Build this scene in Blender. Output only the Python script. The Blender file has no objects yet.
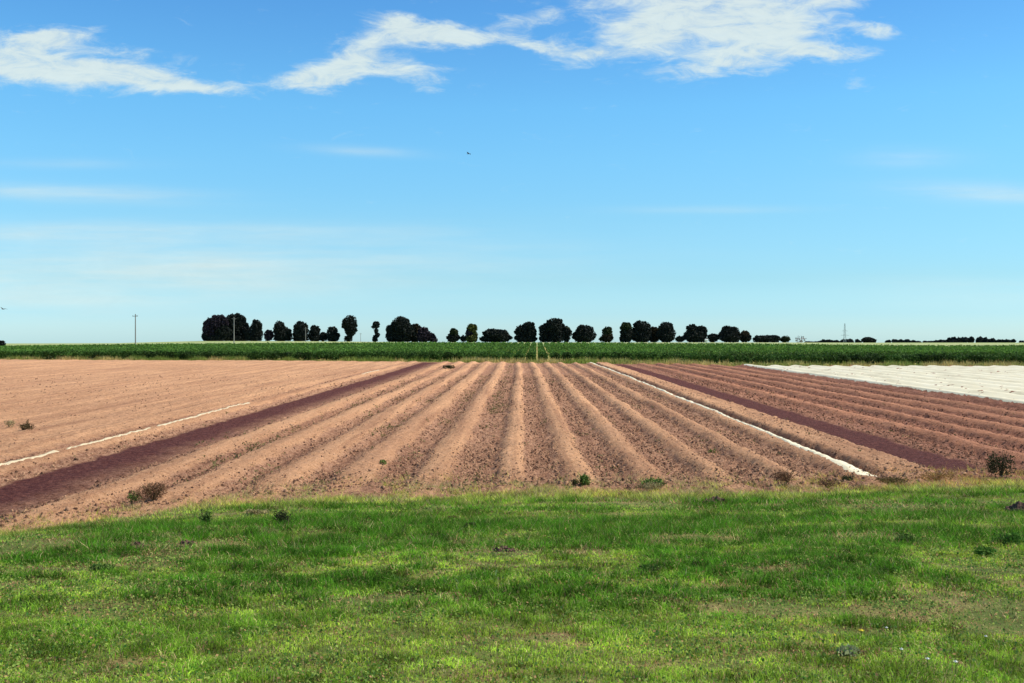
import bpy, math, random
import numpy as np
from mathutils import Vector

rng = np.random.default_rng(11)
random.seed(11)
scene = bpy.context.scene
COL = scene.collection
CAM_Z = 3.3          # eye height above the field
F = 1024.0           # focal length in pixels at 1024 wide
PX0, PY0 = 519.0, 334.0   # vanishing point of the furrows

def gx(px, Y): return (px - PX0) / F * Y
def gz(py, Y): return CAM_Z - (py - PY0) / F * Y

# ------------------------------------------------------------------ helpers
def tag(o, label=None, cat=None, group=None, kind=None):
    if label: o['label'] = label
    if cat: o['category'] = cat
    if group: o['group'] = group
    if kind: o['kind'] = kind
    return o

def link(name, me, mat=None, parent=None, loc=(0, 0, 0)):
    o = bpy.data.objects.new(name, me)
    COL.objects.link(o)
    if mat: me.materials.append(mat)
    o.location = loc
    if parent: o.parent = parent
    return o

def empty(name, loc):
    o = bpy.data.objects.new(name, None)
    o.empty_display_size = 0.3
    COL.objects.link(o)
    o.location = loc
    return o

def np_mesh(name, V, Fc, colors=None, smooth=False):
    """V (n,3), Fc (m,k) with k = 3 or 4, or a list of such arrays"""
    if not isinstance(Fc, (list, tuple)): Fc = [Fc]
    me = bpy.data.meshes.new(name)
    V = np.ascontiguousarray(V, dtype=np.float32)
    me.vertices.add(len(V))
    me.vertices.foreach_set('co', V.ravel())
    loops = np.concatenate([f.ravel() for f in Fc]).astype(np.int32)
    totals = np.concatenate([np.full(len(f), f.shape[1]) for f in Fc]).astype(np.int32)
    starts = np.concatenate([[0], np.cumsum(totals)[:-1]]).astype(np.int32)
    me.loops.add(len(loops))
    me.loops.foreach_set('vertex_index', loops)
    me.polygons.add(len(totals))
    me.polygons.foreach_set('loop_start', starts)
    me.update(calc_edges=True)
    if smooth:
        me.polygons.foreach_set('use_smooth', np.ones(len(totals), dtype=bool))
    if colors is not None:
        for nm, c in colors.items():
            if c.ndim == 1:
                a = me.attributes.new(nm, 'FLOAT', 'POINT')
                a.data.foreach_set('value', c.astype(np.float32))
            else:
                a = me.attributes.new(nm, 'FLOAT_COLOR', 'POINT')
                cc = np.ones((len(c), 4), dtype=np.float32); cc[:, :3] = c
                a.data.foreach_set('color', cc.ravel())
    return me

def _hash(ix, iy, seed):
    h = (ix.astype(np.int64) * 374761393 + iy.astype(np.int64) * 668265263 + seed * 1442695041) & 0xffffffff
    h = ((h ^ (h >> 13)) * 1274126177) & 0xffffffff
    h = (h ^ (h >> 16)) & 0xffffffff
    return h / 4294967295.0

def vnoise(x, y, seed=0):
    x = np.asarray(x, dtype=np.float64); y = np.asarray(y, dtype=np.float64)
    ix = np.floor(x); iy = np.floor(y)
    fx = x - ix; fy = y - iy
    fx = fx * fx * (3 - 2 * fx); fy = fy * fy * (3 - 2 * fy)
    a = _hash(ix, iy, seed); b = _hash(ix + 1, iy, seed)
    c = _hash(ix, iy + 1, seed); d = _hash(ix + 1, iy + 1, seed)
    return (a * (1 - fx) + b * fx) * (1 - fy) + (c * (1 - fx) + d * fx) * fy   # 0..1

def fbm(x, y, seed=0, octaves=3):
    s = 0; a = 1; t = 0
    for i in range(octaves):
        s = s + a * vnoise(x * 2 ** i, y * 2 ** i, seed + 17 * i); t += a; a *= .55
    return s / t

def sstep(a, b, x):
    t = np.clip((x - a) / (b - a), 0, 1)
    return t * t * (3 - 2 * t)

# ------------------------------------------------------------------ materials
def new_mat(name):
    m = bpy.data.materials.new(name); m.use_nodes = True
    nt = m.node_tree
    b = nt.nodes['Principled BSDF']
    b.inputs['Specular IOR Level'].default_value = 0.15
    b.inputs['Roughness'].default_value = 0.9
    return m, nt, b

def N(nt, t, **kw):
    n = nt.nodes.new(t)
    for k, v in kw.items(): setattr(n, k, v)
    return n

def noise_node(nt, scale, detail=4, rough=.6, vec=None):
    n = N(nt, 'ShaderNodeTexNoise')
    n.inputs['Scale'].default_value = scale
    n.inputs['Detail'].default_value = detail
    n.inputs['Roughness'].default_value = rough
    if vec is not None: nt.links.new(vec, n.inputs['Vector'])
    return n

def ramp(nt, src, stops):
    r = N(nt, 'ShaderNodeValToRGB')
    e = r.color_ramp.elements
    while len(e) < len(stops): e.new(.5)
    for i, (p, c) in enumerate(stops):
        e[i].position = p
        e[i].color = (*c, 1) if len(c) == 3 else c
    nt.links.new(src, r.inputs[0])
    return r

def mixc(nt, fac, a, b, mode='MIX'):
    m = N(nt, 'ShaderNodeMix', data_type='RGBA', blend_type=mode)
    for s, v in (('Factor', fac), ('A', a), ('B', b)):
        sock = [i for i in m.inputs if i.name == s and (i.type == 'RGBA' or (s == 'Factor' and i.type == 'VALUE'))][0]
        if isinstance(v, (int, float)): sock.default_value = v
        elif isinstance(v, tuple): sock.default_value = (*v, 1)
        else: nt.links.new(v, sock)
    return [o for o in m.outputs if o.type == 'RGBA'][0]

def coords(nt, scale=(1, 1, 1)):
    tc = N(nt, 'ShaderNodeTexCoord')
    mp = N(nt, 'ShaderNodeMapping')
    mp.inputs['Scale'].default_value = scale
    nt.links.new(tc.outputs['Object'], mp.inputs['Vector'])
    return mp.outputs['Vector']

def bump(nt, bsdf, src, strength, dist):
    b = N(nt, 'ShaderNodeBump')
    b.inputs['Strength'].default_value = strength
    b.inputs['Distance'].default_value = dist
    nt.links.new(src, b.inputs['Height'])
    nt.links.new(b.outputs[0], bsdf.inputs['Normal'])

def leaf_mat(name, attr='col', noise_scale=3, trans=0.25, var=.35):
    """colour from the mesh attribute, broken up by a little noise"""
    m, nt, b = new_mat(name)
    a = N(nt, 'ShaderNodeAttribute', attribute_name=attr)
    n = noise_node(nt, noise_scale, 3, .6, coords(nt))
    r = ramp(nt, n.outputs['Fac'], [(.3, (1 - var,) * 3), (.7, (1 + var * .6,) * 3)])
    c = mixc(nt, 1.0, a.outputs['Color'], r.outputs[0], 'MULTIPLY')
    nt.links.new(c, b.inputs['Base Color'])
    b.inputs['Roughness'].default_value = .75
    if trans:
        tr = N(nt, 'ShaderNodeBsdfTranslucent')
        nt.links.new(c, tr.inputs['Color'])
        mx = N(nt, 'ShaderNodeMixShader'); mx.inputs[0].default_value = trans
        out = nt.nodes['Material Output']
        nt.links.new(b.outputs[0], mx.inputs[1]); nt.links.new(tr.outputs[0], mx.inputs[2])
        nt.links.new(mx.outputs[0], out.inputs['Surface'])
    return m

def plain_mat(name, c, rough=.8, nscale=8, var=.25):
    m, nt, b = new_mat(name)
    n = noise_node(nt, nscale, 4, .6, coords(nt))
    lo = tuple(v * (1 - var) for v in c); hi = tuple(min(1, v * (1 + var)) for v in c)
    r = ramp(nt, n.outputs['Fac'], [(.3, lo), (.7, hi)])
    nt.links.new(r.outputs[0], b.inputs['Base Color'])
    b.inputs['Roughness'].default_value = rough
    return m

# ------------------------------------------------------------------ ground shapes
BX = [-60, -16, -12, -8.5, -6.85, -5.3, -3.5, 0, 3.8, 6.0, 8.4, 11.6, 16, 60]
BY = [13.5, 13.5, 14.6, 16.6, 18.9, 20.3, 21.0, 21.7, 21.7, 22.1, 22.7, 23.5, 24.2, 25]
def boundary(X):
    b = np.interp(X, BX, BY)
    return b + .7 * (fbm(X * .9, X * 0 + 3.3, 5) - .5)

def bank_z(X, Y):
    B = np.interp(X, BX, BY)
    t = np.clip((Y - 4.0) / (B - .4 - 4.0), 0, None)
    z = 1.68 * (1 - t)
    z = np.where(t > .93, 1.68 * .07 - (t - .93) * .9, z) if False else z
    und = (fbm(X * .35, Y * .5, 21) - .5) * .16 + (fbm(X * 1.5, Y * 1.9, 22) - .5) * .06
    fade = np.clip((1.0 - t) * 6, 0, 1)
    z = np.where(t < 1, z, -(t - 1) * 4) + und * fade
    return z

CRESTS = [(-8.2, .95), (-6.65, 1), (-5.1, .95), (-3.55, 1), (-1.85, 1.05), (-.1, 1), (1.4, .95), (2.95, 1),
          (4.5, 1.0), (6.05, .95), (7.65, 1.0), (13.0, .9), (14.7, 1), (16.4, 1), (18.1, 1), (19.8, 1),
          (-12.0, .95)]
NF, FF = 14.0, 130.0
def far_edge(X): return np.interp(X, [-80, -30, 0, 18, 24, 80], [129, 124, 115, 109, 99, 96]) + 1.2 * (fbm(X * .5, X * 0, 77) - .5)

def field(X, Y):
    """height and colour factors of the ploughed field"""
    wob = .10 * np.sin(Y * .045 + 1.0) + .22 * (fbm(Y * .11, X * 0 + 1, 31) - .5)
    x = X + wob
    z = np.zeros_like(X); crest = np.zeros_like(X)
    for c, a in CRESTS:
        w = (.66 if c < -3 else .58 if c < -1 else .46) + .04 * math.sin(c * 5)
        edge = .10 * (vnoise(Y * .7, Y * 0 + c * 3.1, 41) - .5)
        d = np.abs(x - c + edge) / w
        prof = 1 - sstep(.12, 1.2, d)
        ht = .215 * a * (1 + .22 * (vnoise(Y * .35, Y * 0 + c, 43) - .5))
        z = np.maximum(z, ht * prof); crest = np.maximum(crest, 1 - sstep(.25, 1.0, d))
    # broad level shoulders beside the two smooth dark strips
    sh = sstep(8.1, 8.4, x) * (1 - sstep(9.35, 9.85, x))
    z = np.maximum(z, .24 * sh); crest = np.maximum(crest, .8 * sh)
    sh = sstep(-11.4, -11.0, x)  # left strip stays low
    # open land on the left: low broad beds
    left = 1 - sstep(-13.4, -12.6, x)
    lowb = .12 + .022 * np.cos((x + 13.9) * 2 * math.pi / 1.75) + .10 * (fbm(x * .4, Y * .12, 51) - .5)
    z = np.maximum(z, lowb * left); crest = np.maximum(crest, left * (.78 + .08 * np.cos((x + 13.9) * 2 * math.pi / 1.75)))
    # under the white covers
    right = sstep(20.9, 21.5, x)
    cov = .22 + .1 * np.cos((x - 23.9) * 2 * math.pi / 1.8)
    z = np.where(right > 0, np.maximum(z, cov * right), z)
    strip = np.zeros_like(X)
    e = .30 * (fbm(Y * 1.1, Y * 0 + 2, 61) - .5)
    strip = np.maximum(strip, sstep(-11.15, -10.95, x + e) * (1 - sstep(-10.2, -9.2, x + 2.2 * e) * .5) * (1 - sstep(-9.3, -9.0, x + e)))
    strip = np.maximum(strip, sstep(9.78, 9.95, x + e) * (1 - sstep(11.25, 11.6, x + e)) )
    z = z * (1 - strip * .9)
    # headland
    B = np.interp(X, BX, BY)
    h = sstep(-.2, 2.2, Y - B)
    fe = far_edge(X)
    h2 = 1 - sstep(-2.5, 0, Y - fe)
    z = z * (.25 + .75 * h) * h2 + .04 * (1 - h)
    strip = strip * sstep(.6, 1.5, Y - B + .5 * (vnoise(X * 2, Y * 0, 9) - .5)) * h2
    crest = np.maximum(crest * (.5 + .5 * h), .75 * (1 - sstep(-6, -3.5, X)) * (1 - h) * (Y > B - 3))
    return z, crest, strip

def field_full(X, Y):
    z, crest, strip = field(X, Y)
    rough = (1 - crest * .5) * (1 - strip * .8)
    r = (fbm(X * 2.3, Y * 1.7, 71, 2) - .5) * .09 + (fbm(X * 7, Y * 6, 72, 3) - .5) * .16
    z = z + r * rough + .03
    return np.maximum(z, .006), crest, strip

def grid(name, xs, ys, zf, keep=None):
    X, Y = np.meshgrid(xs, ys)
    Z = zf(X, Y)
    nx, ny = len(xs), len(ys)
    idx = np.arange(nx * ny).reshape(ny, nx)
    q = np.stack([idx[:-1, :-1], idx[:-1, 1:], idx[1:, 1:], idx[1:, :-1]], -1).reshape(-1, 4)
    V = np.stack([X, Y, Z], -1).reshape(-1, 3)
    if keep is not None:
        k = keep(X, Y)[:-1, :-1].ravel()
        q = q[k]
        used = np.unique(q); remap = np.full(len(V), -1); remap[used] = np.arange(len(used))
        V = V[used]; q = remap[q]
    return V, q

# ---- far terrain: gentle rise to the tree ridge
PXS = [-3000, 0, 60, 134, 200, 300, 440, 620, 760, 860, 940, 1024, 4000]
Y250 = [345.5, 345.4, 344.6, 343.8, 343.0, 342.4, 341.6, 341.6, 342.2, 343.4, 343.9, 343.8, 344]
Y450 = [347, 346.8, 344.8, 342.6, 341.0, 341.2, 342.3, 342.3, 342.4, 342.6, 342.6, 342.6, 343]
CROP_H = 1.15
def terrain_z(X, Y):
    px = PX0 + X / np.maximum(Y, 60) * F
    z250 = CAM_Z - (np.interp(px, PXS, Y250) - PY0) * 250 / F - CROP_H
    z450 = CAM_Z - (np.interp(px, PXS, Y450) - PY0) * 450 / F
    a = sstep(128, 250, Y); b = sstep(250, 450, Y)
    z = z250 * a
    z = np.where(Y > 250, z250 * (1 - b) + z450 * b, z)
    z = np.where(Y > 450, z450 - (Y - 450) * .0089 * 1.0, z)
    near = np.where(Y < 100, -.03, 0)
    return z - .03 * (1 - a)

def build_terrain():
    ys = np.concatenate([np.linspace(-400, 100, 12), np.arange(110, 470, 5.0), np.geomspace(480, 4200, 30)])
    s = np.concatenate([[0], np.geomspace(4, 4000, 60)])
    xs = np.concatenate([-s[:0:-1], s])
    xs = np.unique(np.concatenate([xs, np.arange(-260, 261, 7.0)]))
    V, q = grid('ground', xs, ys, terrain_z)
    m, nt, b = new_mat('far_fields')
    v = coords(nt)
    sep = N(nt, 'ShaderNodeSeparateXYZ'); nt.links.new(v, sep.inputs[0])
    n1 = noise_node(nt, .02, 4, .6, v)
    cereal = ramp(nt, n1.outputs['Fac'], [(.35, (.30, .37, .15)), (.65, (.40, .44, .20))])
    n2 = noise_node(nt, .9, 4, .65, v)
    verge = ramp(nt, n2.outputs['Fac'], [(.3, (.18, .20, .05)), (.5, (.38, .34, .10)), (.7, (.55, .40, .20))])
    mr = N(nt, 'ShaderNodeMapRange'); mr.inputs['From Min'].default_value = 248; mr.inputs['From Max'].default_value = 256
    nt.links.new(sep.outputs['Y'], mr.inputs['Value'])
    c = mixc(nt, mr.outputs[0], verge.outputs[0], cereal.outputs[0])
    nt.links.new(c, b.inputs['Base Color'])
    o = link('ground', np_mesh('ground', V, q, smooth=True), m)
    tag(o, kind='structure')

def build_field():
    xs = np.concatenate([np.arange(-90, -26, .32), np.arange(-26, -14, .11), np.arange(-14, 16, .05), np.arange(16, 26, .09), np.arange(26, 80, .32)])
    ys = [NF]
    while ys[-1] < 134: ys.append(ys[-1] + min(.5, .05 + max(0, ys[-1] - 20) * .0042))
    ys = np.array(ys)
    X, Y = np.meshgrid(xs, ys)
    def keep(X, Y):
        B = np.interp(X, BX, BY)
        return (np.abs(X) < .66 * Y + 6) & (Y > B - 2.6) & (Y < far_edge(X) + .6)
    cache = {}
    def zf(X, Y):
        z, c, s = field_full(X, Y)
        cache['c'] = c; cache['s'] = s
        # tuck the rims under the verge
        return z * (1 - sstep(0, 1.0, Y - far_edge(X))) - .012 * sstep(0, 1, Y - far_edge(X))
    nx, ny = len(xs), len(ys)
    Z = zf(X, Y)
    idx = np.arange(nx * ny).reshape(ny, nx)
    q = np.stack([idx[:-1, :-1], idx[:-1, 1:], idx[1:, 1:], idx[1:, :-1]], -1).reshape(-1, 4)
    q = q[keep(X, Y)[:-1, :-1].ravel()]
    V = np.stack([X, Y, Z], -1).reshape(-1, 3)
    used = np.unique(q); remap = np.full(len(V), -1); remap[used] = np.arange(len(used))
    me = np_mesh('ploughed_field', V[used], remap[q],
                 {'crest': cache['c'].ravel()[used], 'strip': cache['s'].ravel()[used]}, smooth=True)
    m, nt, b = new_mat('dry_soil')
    v = coords(nt)
    vs = coords(nt, (1, .5, 1))
    cr = N(nt, 'ShaderNodeAttribute', attribute_name='crest')
    st = N(nt, 'ShaderNodeAttribute', attribute_name='strip')
    fine = noise_node(nt, 26, 5, .75, v)
    mid = noise_node(nt, 2.2, 5, .65, vs)
    big = noise_node(nt, .12, 3, .5, vs)
    spk = noise_node(nt, 9, 4, .7, v)
    fm = N(nt, 'ShaderNodeMath', operation='MULTIPLY_ADD'); fm.inputs[1].default_value = .5; nt.links.new(fine.outputs['Fac'], fm.inputs[0])
    fh = N(nt, 'ShaderNodeMath', operation='MULTIPLY'); fh.inputs[1].default_value = .5; nt.links.new(spk.outputs['Fac'], fh.inputs[0]); nt.links.new(fh.outputs[0], fm.inputs[2])
    dry = ramp(nt, fm.outputs[0], [(.36, (.34, .18, .10)), (.46, (.56, .315, .18)), (.56, (.64, .375, .225)), (.68, (.76, .51, .34))])
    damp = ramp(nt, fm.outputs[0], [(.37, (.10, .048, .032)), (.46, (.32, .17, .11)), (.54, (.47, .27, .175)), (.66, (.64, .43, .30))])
    # crest mask disturbed by noise so the edge of the dry crust is ragged
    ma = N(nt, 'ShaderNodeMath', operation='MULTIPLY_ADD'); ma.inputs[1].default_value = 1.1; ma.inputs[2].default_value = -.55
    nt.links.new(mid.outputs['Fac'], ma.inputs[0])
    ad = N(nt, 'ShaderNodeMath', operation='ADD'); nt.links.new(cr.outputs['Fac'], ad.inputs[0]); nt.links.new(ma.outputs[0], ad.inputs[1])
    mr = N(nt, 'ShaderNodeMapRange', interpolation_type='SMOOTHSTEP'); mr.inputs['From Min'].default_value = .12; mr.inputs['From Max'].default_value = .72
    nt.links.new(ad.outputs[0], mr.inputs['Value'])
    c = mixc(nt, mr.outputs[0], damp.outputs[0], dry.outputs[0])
    # the land right of the right dark strip is tinted redder and darker, partly as painted shade
    sep = N(nt, 'ShaderNodeSeparateXYZ'); nt.links.new(v, sep.inputs[0])
    mrx = N(nt, 'ShaderNodeMapRange'); mrx.inputs['From Min'].default_value = 9.0; mrx.inputs['From Max'].default_value = 13
    nt.links.new(sep.outputs['X'], mrx.inputs['Value'])
    c2 = mixc(nt, 1.0, c, (.82, .68, .70), 'MULTIPLY')
    c = mixc(nt, mrx.outputs[0], c, c2)
    tint = ramp(nt, big.outputs['Fac'], [(.3, (.93, .89, .88)), (.7, (1.08, 1.04, 1.0))])
    stk = noise_node(nt, 1.0, 4, .6, coords(nt, (.75, .03, 1)))
    stf = noise_node(nt, 1.0, 3, .6, coords(nt, (3.6, .10, 1)))
    tint3 = ramp(nt, stf.outputs['Fac'], [(.3, (.76, .72, .73)), (.5, (1, 1, 1)), (.7, (1.14, 1.15, 1.16))])
    c = mixc(nt, 1.0, c, tint3.outputs[0], 'MULTIPLY')
    tint2 = ramp(nt, stk.outputs['Fac'], [(.3, (.86, .82, .82)), (.5, (1, 1, 1)), (.7, (1.08, 1.08, 1.06))])
    c = mixc(nt, 1.0, c, tint2.outputs[0], 'MULTIPLY')
    c = mixc(nt, 1.0, c, tint.outputs[0], 'MULTIPLY')
    dk = ramp(nt, fm.outputs[0], [(.38, (.035, .008, .008)), (.47, (.088, .024, .021)), (.54, (.140, .045, .037)), (.66, (.30, .13, .095))])
    c = mixc(nt, st.outputs['Fac'], c, dk.outputs[0])
    nt.links.new(c, b.inputs['Base Color'])
    hb = noise_node(nt, 9, 6, .8, v)
    bump(nt, b, hb.outputs['Fac'], 1.0, .09)
    o = link('ploughed_field', me, m)
    tag(o, kind='structure')

def build_bank():
    xs = np.concatenate([np.arange(-60, -18, 1.0), np.arange(-18, 18, .12), np.arange(18, 61, 1.0)])
    ys = np.concatenate([np.arange(-40, 2, 1.0), np.arange(2, 27, .12)])
    V, q = grid('b', xs, ys, bank_z, keep=lambda X, Y: Y < np.interp(X, BX, BY) + .9)
    m, nt, b = new_mat('turf_soil')
    v = coords(nt)
    n = noise_node(nt, 1.5, 5, .65, v); n2 = noise_node(nt, 30, 4, .7, v)
    c1 = ramp(nt, n.outputs['Fac'], [(.3, (.07, .12, .02)), (.5, (.16, .19, .045)), (.7, (.36, .25, .12))])
    c2 = ramp(nt, n2.outputs['Fac'], [(.3, (.5, .5, .5)), (.7, (1.2, 1.2, 1.2))])
    nt.links.new(mixc(nt, 1.0, c1.outputs[0], c2.outputs[0], 'MULTIPLY'), b.inputs['Base Color'])
    bump(nt, b, n2.outputs['Fac'], .7, .03)
    tag(link('grass_verge', np_mesh('grass_verge', V, q, smooth=True), m), kind='structure')

# ------------------------------------------------------------------ grass
def bare_mask(X, Y):
    """brown worn patches in the verge: (px, py, rx_px, ry_px)"""
    out = np.zeros_like(X)
    h = CAM_Z - bank_z(X, Y)
    px = PX0 + X / Y * F; py = PY0 + h / Y * F
    return px, py

PATCH = []
def world_on_bank(px, py):
    lo, hi = 3.0, 30.0
    for _ in range(40):
        mid = (lo + hi) / 2
        X = gx(px, mid)
        y = PY0 + (CAM_Z - float(bank_z(np.array([X]), np.array([mid]))[0])) / mid * F
        if y > py: lo = mid
        else: hi = mid
    Y = (lo + hi) / 2
    return gx(px, Y), Y, float(bank_z(np.array([gx(px, Y)]), np.array([Y]))[0])

WORN = [(990, 612, .55, .55), (1010, 625, .35, .3), (905, 612, .5, .18), (770, 610, .6, .16), (760, 604, .3, .12), (300, 512, .9, .35),
        (245, 487, 1.0, .4), (650, 505, .8, .25), (470, 545, .4, .2), (880, 507, 1.2, .4), (20, 548, .6, .5), (160, 560, .5, .3),
        (1012, 505, .5, .6), (700, 540, .6, .2), (380, 600, .4, .12), (550, 640, .16, .1), (190, 548, .8, .22), (505, 552, .5, .2), (610, 500, .5, .3),
        (430, 500, .8, .3)]

def blades(X, Y, Z, Hh, W, lean, ang, C, seg):
    n = len(X)
    ca, sa = np.cos(ang), np.sin(ang)
    la = rng.uniform(0, 2 * math.pi, n)
    lx, ly = np.cos(la) * lean, np.sin(la) * lean
    hw = W / 2
    if seg == 1:
        V = np.empty((n, 3, 3)); V[:, 0] = np.stack([X - ca * hw, Y - sa * hw, Z - .01], -1)
        V[:, 1] = np.stack([X + ca * hw, Y + sa * hw, Z - .01], -1)
        V[:, 2] = np.stack([X + lx * Hh, Y + ly * Hh, Z + Hh], -1)
        T = np.arange(n * 3).reshape(n, 3); k = 3
    else:
        V = np.empty((n, 5, 3)); V[:, 0] = np.stack([X - ca * hw, Y - sa * hw, Z - .01], -1)
        V[:, 1] = np.stack([X + ca * hw, Y + sa * hw, Z - .01], -1)
        mx, my, mz = X + lx * Hh * .35, Y + ly * Hh * .35, Z + Hh * .6
        V[:, 2] = np.stack([mx + ca * hw * .8, my + sa * hw * .8, mz], -1)
        V[:, 3] = np.stack([mx - ca * hw * .8, my - sa * hw * .8, mz], -1)
        V[:, 4] = np.stack([X + lx * Hh, Y + ly * Hh, Z + Hh * (1 - .25 * lean)], -1)
        b = (np.arange(n) * 5)[:, None]
        T = np.concatenate([b + [0, 1, 2], b + [0, 2, 3], b + [3, 2, 4]], 0); k = 5
    return V.reshape(-1, 3), T, np.repeat(C, k, 0)

def grass_props(X, Y):
    B = boundary(X)
    d = B - Y                                # distance inside the grass
    lush = fbm(X * .45, Y * 1.1, 101, 4)
    lush2 = fbm(X * 2.2, Y * 3.0, 102, 3)
    tuft = fbm(X * 6, Y * 5, 103, 3)
    tuft = np.clip((tuft - .5) * 1.5 + .5, 0, 1)
    band = np.exp(-((Y - 11.3 - .6 * np.sin(X * .4)) / .9) ** 2) * .22 + np.exp(-((Y - 14.4 - .10 * X) / .8) ** 2) * .13
    v = lush * .6 + lush2 * .4 + band
    lushness = sstep(.42, .58, v)
    lushness = lushness * (1 - .45 * sstep(8.5, 5.0, Y))
    dry = sstep(4.2, 0.6, d + 3.6 * (fbm(X * .8, Y * .8, 105) - .5)) 
    worn = sstep(.60, .72, fbm(X * 1.4 + 9, Y * 2.3, 106, 3)) * .8
    for (px, py, rx, ry) in WORNW:
        q = ((X - px) / rx) ** 2 + ((Y - py) / ry) ** 2 + 1.1 * (fbm(X * 4, Y * 4, 107, 3) - .5)
        worn = np.maximum(worn, sstep(1.25, .4, q))
    return d, lushness, dry, worn, tuft

def build_grass():
    global WORNW
    WORNW = []
    for (px, py, rx, ry) in WORN:
        X, Y, _ = world_on_bank(px, py); WORNW.append((X, Y, rx, ry * 2.0))
    parts = []
    off = 0
    VV, TT, CC = [], [], []
    bands = [(3.2, 7.0, 7600, .0042, 2), (7.0, 11.0, 4400, .0062, 2), (11.0, 16.0, 2000, .0095, 1), (16.0, 25.5, 1150, .014, 1)]
    for y0, y1, dens, w, seg in bands:
        xm = .58 * y1 + 3.2
        n = int(dens * (y1 - y0) * 2 * xm)
        X = rng.uniform(-xm, xm, n); Y = rng.uniform(y0, y1, n)
        k = np.abs(X) < .58 * Y + 3.2
        X, Y = X[k], Y[k]
        d, lush, dry, worn, tuft = grass_props(X, Y)
        keep = rng.random(len(X)) < np.clip(sstep(-.6, .45, d + 1.6 * (tuft - .5) + 1.2 * (fbm(X * 1.1, Y * .9, 109) - .5)), 0, 1) * (1 - .8 * worn) * (.4 + .6 * sstep(.25, .55, tuft))
        keep |= rng.random(len(X)) < .55 * sstep(.48, .62, fbm(X * 1.3, Y * 1.1, 110, 3)) * sstep(-2.3, -.2, d) * sstep(.5, -.1, d)
        X, Y, d, lush, dry, worn, tuft = (a[keep] for a in (X, Y, d, lush, dry, worn, tuft))
        n = len(X)
        Z = bank_z(X, Y)
        Z = np.where(d < .3, np.maximum(Z, field(X, Y)[0] * .5), Z)
        Hh = (.020 + .042 * lush + .05 * dry * rng.random(n)) * rng.uniform(.55, 1.45, n) * (.65 + .8 * tuft) * (1 - .5 * worn)
        Hh *= 1 + .25 * sstep(7, 12, Y)
        W = w * rng.uniform(.6, 1.35, n)
        lean = rng.uniform(.2, 1.5, n) + .5 * worn
        ang = rng.uniform(-1.2, 1.2, n)
        g_lush = np.array([.105, .275, .020]); g_mid = np.array([.44, .64, .070]); straw = np.array([.66, .54, .27]); brown = np.array([.32, .18, .095])
        yg = np.array([.80, .74, .17])
        u = rng.random(n)[:, None]
        C = g_mid * (1 - lush[:, None]) + g_lush * lush[:, None]
        C = C * (1 - .75 * dry[:, None]) + yg * (.75 * dry[:, None])
        r = rng.random(n)
        ps = .05 + .15 * (1 - lush) + .55 * dry * sstep(.35, .6, fbm(X * 1.2, Y * 2, 108)) + .55 * worn
        C = np.where((r < ps)[:, None], straw * (1 - u * .45), C)
        pb = .03 + .30 * worn + .03 * (1 - lush)
        r2 = rng.random(n)
        C = np.where((r2 < pb)[:, None], brown * (.6 + .8 * u), C)
        # orange dry grass along the right headland
        orr = sstep(2.2, .2, d) * sstep(5.5, 8.5, X) * .6
        C = np.where((rng.random(n) < orr)[:, None], np.array([.62, .36, .12]) * (.7 + .6 * u), C)
        C = C * (rng.uniform(.45, 1.5, n) * np.clip(1 + 1.0 * (fbm(X * 1.7, Y * 2.6, 111, 3) - .5) + 1.7 * (fbm(X * 7, Y * 7, 112, 2) - .5), .35, 1.6))[:, None]
        V, T, Cc = blades(X, Y, Z, Hh, W, lean, ang, C, seg)
        VV.append(V); TT.append(T + off); CC.append(Cc); off += len(V)
    # dry straw fringe where the verge frays into the soil
    n = 90000
    X = rng.uniform(-14, 16, n); Bq = boundary(X)
    Y = Bq + rng.normal(-.1, .75, n)
    k = rng.random(n) < sstep(.42, .62, fbm(X * 1.1 + 3, Y * .8, 130, 3)) * (.45 + .55 * sstep(.45, .6, fbm(X * 5, Y * 4, 131, 2)))
    X, Y = X[k], Y[k]; n = len(X); Bq = boundary(X)
    Z = np.maximum(bank_z(X, Y), np.where(Y > Bq - .5, field(X, Y)[0] * .8, -1)) + .01
    u = rng.random(n)[:, None]
    gr = (rng.random(n) < .45 * sstep(1.0, -.6, Y - Bq))[:, None]
    C = np.where(gr, np.array([.50, .62, .12]), np.where(X[:, None] > 6.5, np.array([.70, .46, .18]), np.array([.78, .64, .34]))) * (.5 + .7 * u)
    V, T, Cc = blades(X, Y, Z, rng.uniform(.03, .11, n), np.full(n, .014), rng.uniform(.2, 1.4, n), rng.uniform(-1.2, 1.2, n), C, 1)
    VV.append(V); TT.append(T + off); CC.append(Cc); off += len(V)
    # small broad leaves (clover, plantain) low in the sward, as bent triangles
    n = 170000
    Y = 3.4 + 14 * rng.random(n) ** 1.5; X = rng.uniform(-1, 1, n) * (.56 * Y + .6)
    k = rng.random(n) < .25 + .75 * sstep(.45, .62, fbm(X * 2.1, Y * 2.1, 120, 3))
    X, Y = X[k], Y[k]; n = len(X)
    P = np.stack([X, Y, bank_z(X, Y) + rng.uniform(.008, .05, n)], -1)
    u = rng.random(n)[:, None]
    C = np.array([.05, .17, .03]) * (1 - u) + np.array([.44, .58, .13]) * u
    C = np.where((rng.random(n) < .14)[:, None], np.array([.55, .34, .17]) * (.5 + .7 * u), C)
    Vq, qq, Cq = leaf_quads(P, .011 + .0011 * np.clip(Y, 4, 20), C, up=.9, aspect=.8)
    VV.append(Vq); TT.append(np.concatenate([qq[:, [0, 1, 2]], qq[:, [0, 2, 3]]]) + off); CC.append(Cq); off += len(Vq)
    me = np_mesh('grass', np.concatenate(VV), np.concatenate(TT), {'col': np.concatenate(CC)})
    o = link('grass', me, leaf_mat('grass_blades', trans=.42, noise_scale=2, var=.2))
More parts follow.
